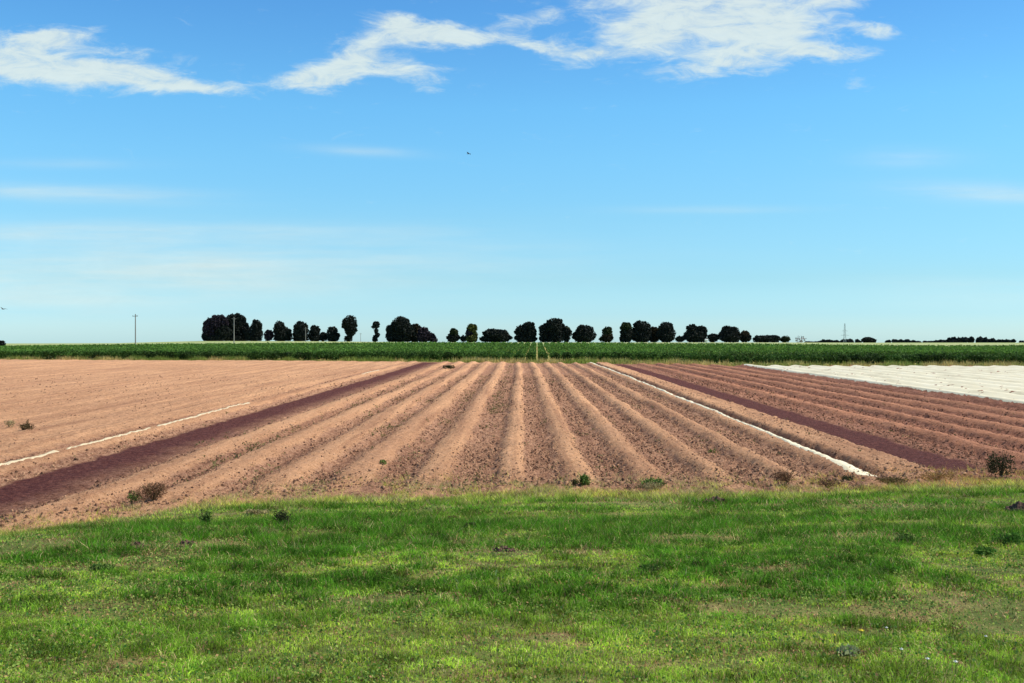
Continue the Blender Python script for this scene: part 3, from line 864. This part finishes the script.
DK = ((.020, .030, .012), (.07, .085, .03)); GR = ((.05, .11, .02), (.20, .33, .07)); BR = ((.10, .045, .03), (.30, .17, .09)); ST = ((.26, .22, .10), (.50, .42, .22))
def build_plants():
    X, Y, Z = on_field(1000, 479); plant('bush', 'dark green round bush at the right end of the dark strip', X, Y, Z, .52, .60, 950, DK, .05, 14, 'bush')
    X, Y, Z = on_field(21, 434); plant('weed', 'dark low weed with one upright shoot on the open soil at far left', X, Y, Z, .62, .24, 420, ((.03, .03, .01), (.16, .11, .05)), .05, 12)
    plant('weed', 'thin upright shoot beside the dark low weed at far left', X + .10, Y + .1, Z, .14, .42, 80, DK, .04, 2, lobes=1)
    X, Y, Z = on_field(7, 431); plant('weed', 'pale yellowish weed left of the dark low weed, at the picture edge', X, Y, Z, .35, .25, 200, ST, .05, 6)
    X, Y, Z = on_field(152, 506); plant('weed', 'wide reddish brown dried weed clump on the soil beside the left grass edge', X, Y, max(Z, .03), .62, .34, 1500, BR, .035, 16)
    X, Y, Z = on_field(134, 503); plant('weed', 'greenish weed at the left foot of the reddish dried clump', X, Y, max(Z, .03), .26, .22, 300, GR, .04, 6)
    X, Y, Z = on_field(586, 488); plant('weed', 'dark green leafy weed at the foot of a ridge, centre of the headland', X, Y, Z, .30, .26, 420, GR, .06, 6)
    X, Y, Z = on_field(574, 489); plant('weed', 'small dark weed touching the left side of the centre leafy weed', X, Y, Z, .18, .14, 160, DK, .05, 4)
    X, Y, Z = on_field(650, 489); plant('weed', 'spreading green weed mixed with straw right of the centre leafy weed', X, Y, Z, .55, .24, 520, GR, .055, 8)
    X, Y, Z = on_field(656, 493); plant('weed', 'pale straw tuft in front of the spreading green weed', X, Y, Z, .6, .16, 500, ST, .05, 16, aspect=.2)
    X, Y, Z = on_field(638, 490); plant('weed', 'low straw coloured tuft at the left of the spreading green weed', X, Y, Z, .4, .12, 260, ST, .05, 8, aspect=.2)
    X, Y, Z = on_field(787, 487); plant('weed', 'brown dried weed clump left of the film strip end', X, Y, Z, .58, .27, 800, BR, .035, 16)
    X, Y, Z = on_field(828, 489); plant('weed', 'smaller rusty dried weed clump below the film strip end', X, Y, Z, .5, .17, 420, BR, .035, 10)
    X, Y, Z = on_field(843, 482); plant('weed', 'dull green weed just below the crumpled film end', X, Y, Z, .36, .14, 260, DK, .045, 6)
    X, Y, Z = on_field(890, 486); plant('weed', 'olive brown low clump right of the crumpled film end', X, Y, Z, .7, .16, 520, ((.08, .07, .02), (.26, .19, .07)), .04, 10)
    X, Y, Z = on_field(936, 484); plant('weed', 'orange dry grass clump below the right dark strip', X, Y, Z, .9, .2, 900, ((.22, .11, .03), (.45, .28, .10)), .05, 18, aspect=.2)
    X, Y, Z = on_field(712, 452); plant('weed', 'small green weed on a furrow side right of centre', X, Y, Z, .18, .12, 90, GR, .05, 3)
    X, Y, Z = on_field(448, 371); plant('weed', 'far green weed patch near the end of the furrows, left of centre', X, Y, Z, 1.0, .4, 200, DK, .16, 5)
    X, Y, Z = on_field(384, 470); plant('weed', 'small sprouting weed in a furrow left of centre', X, Y, Z, .2, .12, 90, GR, .05, 3)
    for (px, py, w, h, lab, tone) in [
        (204, 527, .17, .26, 'narrow upright dark green weed in the grass at left', GR),
        (283, 527, .27, .22, 'bushy near black weed in the grass left of centre', DK),
        (120, 516, .5, .14, 'yellow green grass tussock in the left grass edge', ((.14, .17, .04), (.34, .34, .10))),
        (232, 505, .5, .14, 'bright green tussock on the left headland', ((.05, .11, .02), (.17, .26, .05))),
        (255, 516, .3, .1, 'pale straw tussock on the left headland', ST),
        (470, 530, .13, .10, 'tiny dark weed in the grass at the centre', DK),
        (452, 521, .16, .07, 'low brownish weed left of the tiny centre weed', BR),
        (905, 545, .28, .12, 'broad leaved dark weed in the right grass', GR),
        (1003, 545, .34, .15, 'lush dark green tussock at the right picture edge', ((.05, .14, .02), (.16, .33, .05))),
        (984, 556, .2, .10, 'dark tussock left of the lush one at the right edge', ((.06, .16, .02), (.20, .38, .06))),
        (855, 655, .15, .035, 'greyish rosette weed below the yellow flower', ((.24, .30, .14), (.50, .56, .34))),
        (100, 575, .18, .09, 'dark green grass tussock in the left foreground', GR),
        (650, 575, .22, .08, 'dark green clover patch right of centre', GR)]:
        X, Y, Z = world_on_bank(px, py)
        plant('weed', lab, X, Y, Z, w, h, int(260 + 900 * w), tone, .035, 5, aspect=.45)
    # bare dark earth heaps
    ms = plain_mat('dark_earth', (.11, .065, .05), .95, 40, .7)
    for (px, py, w, h, lab) in [(186, 547, .14, .05, 'dark earth heap in the grass at left, below the upright weed'),
                                (136, 550, .12, .06, 'small dark earth heap left of the larger one'),
                                (504, 552, .12, .035, 'brown flat molehill in the grass at the centre'),
                                (715, 503, .24, .09, 'dark earth heap at the edge of the grass right of centre'),
                                (1018, 511, .22, .12, 'large purplish dark earth heap at the right picture edge')]:
        X, Y, Z = world_on_bank(px, py)
        # rings of a rough mound
        V = []; nr, na = 7, 20
        for i in range(nr + 1):
            for j in range(na):
                a = 2 * math.pi * j / na; r = w * i / nr
                jit = vnoise(np.array([X * 3 + math.cos(a) * i * .8]), np.array([Y + math.sin(a) * i * .8]), 701)[0]
                V.append((math.cos(a) * r * (1 + .3 * (jit - .5)), math.sin(a) * r * (1 + .3 * (jit - .5)),
                          h * (1 - (i / nr) ** 1.6) * (.6 + .8 * jit) + (jit - .5) * .05 - (.05 if i == nr else 0)))
        Fq = [(i * na + j, (i + 1) * na + j, (i + 1) * na + (j + 1) % na, i * na + (j + 1) % na) for i in range(nr) for j in range(na)]
        me = bpy.data.meshes.new('earth_heap'); me.from_pydata(V, [], Fq); me.update()
        tag(link('earth_heap', me, ms, loc=(X, Y, Z)), lab, 'earth heap')
    # flowers
    yel = plain_mat('yellow_petals', (.75, .62, .05), .7, 50, .1); wht = plain_mat('white_petals', (.8, .8, .75), .7, 50, .08)
    stem = plain_mat('green_stem', (.08, .16, .04), .8, 30)
    for (px, py, r, mat, lab, nm, cat) in [
        (861, 641, .022, yel, 'brightest yellow dandelion in the right foreground grass', 'dandelion', 'dandelion'),
        (834, 646, .014, yel, 'smaller dandelion left of the brightest one', 'dandelion', 'dandelion'),
        (886, 638, .013, wht, 'small white daisy nearest the brightest dandelion', 'daisy', 'daisy'),
        (901, 661, .014, wht, 'white daisy below and right of the dandelions', 'daisy', 'daisy'),
        (927, 671, .015, wht, 'white daisy at the bottom, second from the right', 'daisy', 'daisy'),
        (955, 674, .016, wht, 'white daisy at the bottom right, largest daisy', 'daisy', 'daisy'),
        (985, 647, .012, wht, 'pale daisy above and right of the largest daisy', 'daisy', 'daisy')]:
        X, Y, Z = world_on_bank(px, py); Z -= .0
        root = empty(nm, (X, Y, Z)); tag(root, lab, cat)
        hh = .06
        link('stem', join_tubes('stem', [([(0, 0, -.01), (.003, 0, hh * .5), (0, -.004, hh)], [.0025, .002, .002], 5)]), stem, root)
        V = [(0, -.004, hh + .004)]; Fq = []
        petals = 12
        for i in range(petals):
            a = 2 * math.pi * i / petals; da = math.pi / petals * .9
            o = len(V)
            V += [(math.cos(a - da) * r * .5, math.sin(a - da) * r * .5 - .006, hh + .004), (math.cos(a) * r, math.sin(a) * r - .006, hh + .007 + r * .2), (math.cos(a + da) * r * .5, math.sin(a + da) * r * .5 - .006, hh + .004)]
            Fq.append((0, o, o + 1, o + 2))
        # domed centre
        for i in range(petals):
            a = 2 * math.pi * i / petals; V.append((math.cos(a) * r * .55, math.sin(a) * r * .55 - .006, hh + .006))
        V.append((0, -.006, hh + .016)); c = len(V) - 1; s = c - petals
        for i in range(petals): Fq.append((s + i, s + (i + 1) % petals, c))
        me = bpy.data.meshes.new('flower_head'); me.from_pydata(V, [], Fq); me.update()
        link('flower_head', me, mat, root)
    # pale flowering weeds at the far crop edge
    WH = ((.5, .52, .42), (.75, .75, .66))
    for px, w, h, lab in ((28, .35, .6, 'small whitish upright weed at the foot of the crop, far left'), (53, .6, .35, 'low whitish weed right of the upright one at the far left crop edge')):
        Y = 133.; X = gx(px, Y); plant('weed', lab, X, Y - 1.5, 0, w, h, 90, WH, .14, 4)
    # white speck under the ridge trees
    Y = 435.; X = gx(706, Y)
    r = empty('feed_bale', (X, Y, 0))
    COL.objects.unlink(r); bpy.data.objects.remove(r)
    me = bpy.data.meshes.new('wrapped_bale')
    V, Fq = [], []
    for i, (x, rr) in enumerate([(-.6, .0), (-.6, .5), (-.5, .6), (.5, .6), (.6, .5), (.6, .0)]):
        for k in range(14):
            a = 2 * math.pi * k / 14; V.append((x, math.cos(a) * rr, math.sin(a) * rr))
    for i in range(5):
        for k in range(14): Fq.append((i * 14 + k, i * 14 + (k + 1) % 14, (i + 1) * 14 + (k + 1) % 14, (i + 1) * 14 + k))
    me.from_pydata(V, [], Fq); me.update()
    z = float(terrain_z(np.array([X]), np.array([Y]))[0])
    tag(link('bale', me, wht, loc=(X, Y, z + 1.0)), 'tiny white bale at the foot of the ridge trees', 'bale')

# ------------------------------------------------------------------ poles, mast, birds
def build_poles():
    m = plain_mat('weathered_pole', (.30, .28, .27), .85, 6); me_ = plain_mat('insulator', (.12, .12, .12), .4, 6)
    for (px, top, Y, lab) in [(134.5, 314, 262., 'tallest utility pole, standing alone at left behind the crop'),
                              (233.5, 317, 330., 'utility pole in front of the tallest tree of the left cluster'),
                              (305.3, 327, 420., 'short utility pole in front of the flat topped tree'),
                              (360.5, 333, 620., 'faintest utility pole between the lone round tree and the thin tree')]:
        X = gx(px, Y); z = float(terrain_z(np.array([X]), np.array([Y]))[0])
        H = gz(top, Y) - z
        root = empty('utility_pole', (X, Y, z)); tag(root, lab, 'utility pole', 'utility poles in a line behind the crop')
        r = .17 * (1 if Y < 400 else .8)
        link('pole', join_tubes('pole', [([(0, 0, -.3), (0, 0, H)], [r, r * .7], 8)]), m, root)
        V = []
        me = bpy.data.meshes.new('crossarm')
        x, y, h = .7, .06, .06
        V = [(sx * x, sy * y - .16, H - .55 + sz * h) for sx in (-1, 1) for sy in (-1, 1) for sz in (-1, 1)]
        me.from_pydata(V, [], [(0, 1, 3, 2), (4, 6, 7, 5), (0, 4, 5, 1), (2, 3, 7, 6), (0, 2, 6, 4), (1, 5, 7, 3)]); me.update()
        link('crossarm', me, m, root)
        for s in (-.6, 0.3, .6):
            link('insulator', join_tubes('insulator', [([(s, -.16, H - .49), (s, -.16, H - .42), (s, -.16, H - .3)], [.03, .06, .03], 6)]), me_, root)
    # lattice mast far right
    Y = 850.; X = gx(844, Y); z = gz(343.4, Y); H = gz(323.5, Y) - z
    root = empty('lattice_mast', (X, Y, z)); tag(root, 'slender pale lattice mast with cross arms rising above the thin far tree line', 'mast')
    mm = plain_mat('galvanised', (.40, .42, .44), .5, 3)
    tubes = []
    w0, w1 = .95, .25
    for sx in (-1, 1):
        for sy in (-1, 1): tubes.append(([(sx * w0, sy * w0, 0), (sx * w1, sy * w1, H)], [.09, .07], 4))
    nb = 12
    for i in range(nb):
        a, b = i / nb, (i + 1) / nb
        wa, wb = w0 + (w1 - w0) * a, w0 + (w1 - w0) * b
        s = 1 if i % 2 else -1
        for sy in (-1, 1):
            tubes.append(([(-s * wa, sy * wa, a * H), (s * wb, sy * wb, b * H)], [.05, .05], 4))
            tubes.append(([(sy * wa, -s * wa, a * H), (sy * wb, s * wb, b * H)], [.05, .05], 4))
    link('tower', join_tubes('tower', tubes), mm, root)
    for f_, L in ((.40, 3.3), (.62, 2.3)):
        link('cross_arm', join_tubes('cross_arm', [([(-L, 0, H * f_), (L, 0, H * f_)], [.09, .09], 4), ([(-L, 0, H * f_), (0, 0, H * f_ + 1.0)], [.05, .05], 4), ([(L, 0, H * f_), (0, 0, H * f_ + 1.0)], [.05, .05], 4)]), mm, root)
    # birds
    bm = plain_mat('bird_feathers', (.05, .05, .06), .8, 10)
    for (px, py, Y, s, lab) in ((468.5, 154, 110., .5, 'tiny distant bird high in the clear sky at the centre'), (1.5, 309, 110., .6, 'tiny dark bird in the sky at the left picture edge')):
        V = [(0, .5, 0), (.10, .15, .03), (-.10, .15, .03), (.09, -.2, 0), (-.09, -.2, 0), (0, 0, .1), (0, 0, -.08), (0, -.55, 0), (.12, -.5, 0), (-.12, -.5, 0),
             (.45, .16, .22), (.42, -.12, .2), (.95, -.05, .08), (-.45, .16, .22), (-.42, -.12, .2), (-.95, -.05, .08)]
        Fq = [(0, 1, 5), (0, 5, 2), (0, 6, 1), (0, 2, 6), (1, 3, 5), (2, 5, 4), (1, 6, 3), (2, 4, 6), (3, 7, 5), (4, 5, 7), (3, 6, 7), (4, 7, 6), (3, 8, 7), (4, 7, 9),
              (1, 10, 11, 3), (10, 12, 11), (2, 4, 14, 13), (13, 14, 15)]
        me = bpy.data.meshes.new('bird'); me.from_pydata([tuple(c * s for c in v) for v in V], [], Fq); me.update()
        o = link('bird', me, bm, loc=(gx(px, Y), Y, gz(py, Y))); o.rotation_euler = (0, .2, 1.1)
        tag(o, lab, 'bird')

# ------------------------------------------------------------------ light, sky, camera
SUN_EL, SUN_ROT = 50, 78
SKY_ON = dict(strength=.094)
def build_world():
    w = bpy.data.worlds.new('World'); scene.world = w; w.use_nodes = True
    nt = w.node_tree; nt.nodes.clear()
    L = nt.links.new
    out = N(nt, 'ShaderNodeOutputWorld'); bg = N(nt, 'ShaderNodeBackground'); bg.inputs['Strength'].default_value = SKY_ON['strength']
    L(bg.outputs[0], out.inputs['Surface'])
    sky = N(nt, 'ShaderNodeTexSky'); sky.sky_type = 'NISHITA'; sky.sun_disc = False
    sky.sun_elevation = math.radians(SUN_EL); sky.sun_rotation = math.radians(SUN_ROT)
    sky.altitude = 0; sky.air_density = 1.0; sky.dust_density = .4; sky.ozone_density = 1.6
    tc = N(nt, 'ShaderNodeTexCoord'); sep = N(nt, 'ShaderNodeSeparateXYZ'); L(tc.outputs['Generated'], sep.inputs[0])
    def M(op, a, b=None, c=None, clamp=False):
        n = N(nt, 'ShaderNodeMath', operation=op); n.use_clamp = clamp
        for i, v in enumerate((a, b, c)):
            if v is None: continue
            if isinstance(v, (int, float)): n.inputs[i].default_value = v
            else: L(v, n.inputs[i])
        return n.outputs[0]
    # tint by elevation; unseen upper sky made less blue to weaken its fill
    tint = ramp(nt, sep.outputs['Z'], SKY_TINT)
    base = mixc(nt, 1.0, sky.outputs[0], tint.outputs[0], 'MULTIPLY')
    ex = N(nt, 'ShaderNodeMapRange'); L(sep.outputs['X'], ex.inputs['Value']); ex.inputs['From Min'].default_value = -.5; ex.inputs['From Max'].default_value = .5; ex.inputs['To Min'].default_value = 1.09; ex.inputs['To Max'].default_value = .90
    sc = N(nt, 'ShaderNodeVectorMath', operation='SCALE'); L(base, sc.inputs[0]); L(ex.outputs[0], sc.inputs['Scale']); base = sc.outputs[0]
    # cloud layer in directions: u = east/north, v = height/north, only in the northern half
    ysafe = M('MAXIMUM', sep.outputs['Y'], .05)
    u = M('DIVIDE', sep.outputs['X'], ysafe); v = M('DIVIDE', sep.outputs['Z'], ysafe)
    comb = N(nt, 'ShaderNodeCombineXYZ'); L(u, comb.inputs[0]); L(v, comb.inputs[1])
    # domain warp
    mpw = N(nt, 'ShaderNodeMapping'); mpw.inputs['Scale'].default_value = (14, 34, 1); L(comb.outputs[0], mpw.inputs['Vector'])
    wn = noise_node(nt, 1.0, 5, .6, mpw.outputs[0])
    mpw2 = N(nt, 'ShaderNodeMapping'); mpw2.inputs['Scale'].default_value = (14, 34, 1); mpw2.inputs['Location'].default_value = (5.2, 1.3, 2); L(comb.outputs[0], mpw2.inputs['Vector'])
    wn2 = noise_node(nt, 1.0, 5, .6, mpw2.outputs[0])
    uw = M('ADD', u, M('MULTIPLY', M('SUBTRACT', wn.outputs['Fac'], .5), .060))
    vw = M('ADD', v, M('MULTIPLY', M('SUBTRACT', wn2.outputs['Fac'], .5), .026))
    mp = N(nt, 'ShaderNodeMapping'); mp.inputs['Scale'].default_value = (24, 70, 1); mp.inputs['Rotation'].default_value = (0, 0, .12); L(comb.outputs[0], mp.inputs['Vector'])
    fn = noise_node(nt, 1.0, 9, .68, mp.outputs[0]); fn.inputs['Distortion'].default_value = .6
    def blob_sum(blobs, uu, vv):
        tot = None
        for (px, py, rx, ry, rot, amp) in blobs:
            cu, cv = (px - PX0) / F, (PY0 - py) / F
            du = M('SUBTRACT', uu, cu); dv = M('SUBTRACT', vv, cv)
            cr, sr = math.cos(rot), math.sin(rot)
            a = M('ADD', M('MULTIPLY', du, cr / (rx / F)), M('MULTIPLY', dv, sr / (rx / F)))
            b = M('ADD', M('MULTIPLY', du, -sr / (ry / F)), M('MULTIPLY', dv, cr / (ry / F)))
            q = M('ADD', M('MULTIPLY', a, a), M('MULTIPLY', b, b))
            e = M('MULTIPLY', M('POWER', 2.718, M('MULTIPLY', q, -1.0)), amp)
            tot = e if tot is None else M('ADD', tot, e)
        return tot
    thick = blob_sum(CLOUDS, uw, vw)
    # shred: thickness minus noise
    d = M('ADD', M('SUBTRACT', M('MULTIPLY', M('MINIMUM', thick, .95), 1.75), M('MULTIPLY', M('SUBTRACT', 1.0, fn.outputs['Fac']), 3.0)), .78)
    mr = N(nt, 'ShaderNodeMapRange', interpolation_type='SMOOTHSTEP'); L(d, mr.inputs['Value'])
    mr.inputs['From Min'].default_value = -.45; mr.inputs['From Max'].default_value = 1.1; mr.inputs['To Max'].default_value = .86
    hn = noise_node(nt, 3.1, 6, .65, mp.outputs[0])
    hr = N(nt, 'ShaderNodeMapRange'); L(hn.outputs['Fac'], hr.inputs['Value']); hr.inputs['From Min'].default_value = .35; hr.inputs['From Max'].default_value = .62; hr.inputs['To Min'].default_value = .62
    thin = M('MULTIPLY', mr.outputs[0], M('ADD', M('MULTIPLY', hr.outputs[0], M('SUBTRACT', 1.0, mr.outputs[0])), mr.outputs[0]))
    veil = blob_sum(VEILS, uw, v)
    mpv = N(nt, 'ShaderNodeMapping'); mpv.inputs['Scale'].default_value = (5, 55, 1); mpv.inputs['Rotation'].default_value = (0, 0, .03); L(comb.outputs[0], mpv.inputs['Vector'])
    vn = noise_node(nt, 1.0, 5, .55, mpv.outputs[0])
    veil = M('MULTIPLY', veil, M('MULTIPLY', M('SUBTRACT', vn.outputs['Fac'], .2, clamp=True), 3.0), clamp=True)
    fac = M('MAXIMUM', thin, veil)
    front = N(nt, 'ShaderNodeMapRange'); L(sep.outputs['Y'], front.inputs['Value']); front.inputs['From Min'].default_value = .1; front.inputs['From Max'].default_value = .3
    fac = M('MULTIPLY', fac, front.outputs[0])
    cc = ramp(nt, fn.outputs['Fac'], [(.3, tuple(c * .9 for c in CLOUD_COL)), (.7, CLOUD_COL)])
    cl = mixc(nt, 1.0, cc.outputs[0], (1, 1, 1), 'MULTIPLY')
    scl = N(nt, 'ShaderNodeVectorMath', operation='SCALE'); L(cl, scl.inputs[0]); scl.inputs['Scale'].default_value = 10.0
    c = mixc(nt, fac, base, scl.outputs[0])
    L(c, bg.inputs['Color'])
    w.cycles.sampling_method = 'MANUAL'; w.cycles.sample_map_resolution = 512

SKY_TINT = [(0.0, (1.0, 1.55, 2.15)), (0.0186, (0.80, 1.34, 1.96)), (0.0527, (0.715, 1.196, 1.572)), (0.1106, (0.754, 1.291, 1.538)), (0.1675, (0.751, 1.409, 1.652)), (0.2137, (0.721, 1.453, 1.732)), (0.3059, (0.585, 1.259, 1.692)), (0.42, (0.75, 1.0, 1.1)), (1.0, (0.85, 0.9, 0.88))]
CLOUD_COL = (.80, .90, .85)
CLOUDS = [ # px, py, rx, ry, rot, amp
    (95, 74, 78, 17, -.05, .9), (30, 68, 60, 15, -.05, .7), (50, 37, 36, 10, .1, .6), (175, 80, 60, 9, -.12, .75), (45, 40, 42, 11, .15, .75), (-60, 55, 80, 25, 0, .8), (110, 50, 60, 8, -.1, .35), (225, 89, 30, 5, -.1, .4),
    (310, 78, 40, 11, .12, .55), (345, 60, 46, 18, .5, .6), (330, 78, 50, 10, .05, .4), (395, 68, 48, 12, -.05, .7), (410, 28, 46, 12, -.22, .85), (435, 36, 36, 8, -.1, .5), (430, 84, 24, 8, -.2, .45), (470, 28, 60, 12, .1, .3), (380, 45, 34, 14, .2, .4),
    (545, 48, 48, 8, -.12, .7), (590, 55, 26, 7, 0, .45), (530, 22, 60, 10, .25, .38), (500, 40, 40, 7, 0, .3), (560, 68, 26, 6, 0, .3),
    (700, 18, 90, 24, 0, 1.0), (640, 38, 45, 18, .2, .65), (760, 25, 75, 20, -.05, .9), (720, 55, 90, 11, 0, .5), (690, 73, 60, 9, .12, .55), (790, 52, 50, 10, -.05, .7), (835, 55, 28, 8, -.1, .55),
    (875, 32, 28, 7, -.3, .65), (855, 87, 18, 5, 0, .5), (830, 3, 40, 8, 0, .6), (740, 68, 50, 8, -.1, .4), (660, -20, 140, 20, 0, .8)]
VEILS = [(60, 192, 130, 8, -.04, .42), (60, 163, 80, 5, 0, .14), (365, 151, 50, 5, -.05, .22), (100, 232, 190, 9, 0, .35), (200, 262, 330, 30, 0, .36), (60, 290, 260, 30, 0, .3), (720, 210, 90, 4, 0, .18), (910, 158, 45, 9, 0, .22),
         (960, 192, 80, 9, -.03, .35), (1010, 198, 45, 5, -.03, .25), (980, 290, 120, 16, 0, .18), (430, 230, 80, 6, 0, .12)]

def build_light():
    s = Vector((math.sin(math.radians(SUN_ROT)) * math.cos(math.radians(SUN_EL)), math.cos(math.radians(SUN_ROT)) * math.cos(math.radians(SUN_EL)), math.sin(math.radians(SUN_EL))))
    l = bpy.data.lights.new('sun', 'SUN'); l.energy = 4.9; l.angle = math.radians(.55); l.color = (1, .92, .76)
    o = bpy.data.objects.new('sun', l); COL.objects.link(o); o.rotation_euler = s.to_track_quat('Z', 'Y').to_euler(); o.location = (20, -10, 40)

def build_camera():
    cam = bpy.data.cameras.new('camera'); cam.sensor_width = 36; cam.lens = 36; cam.clip_start = .1; cam.clip_end = 9000
    o = bpy.data.objects.new('camera', cam); COL.objects.link(o)
    pitch = math.atan((341.5 - PY0) / F); yaw = math.atan((PX0 - 512) / F)
    o.location = (0, 0, CAM_Z); o.rotation_euler = (math.pi / 2 - pitch, 0, yaw)
    scene.camera = o

build_world(); build_light(); build_camera()
build_terrain(); build_field(); build_bank(); build_grass(); build_clods(); build_furrow_weeds()
build_film(); build_crop(); build_trees(); build_plants(); build_poles()

vs = scene.view_settings
vs.view_transform = 'Standard'; vs.look = 'None'; vs.exposure = .1; vs.gamma = 1; vs.use_curve_mapping = False
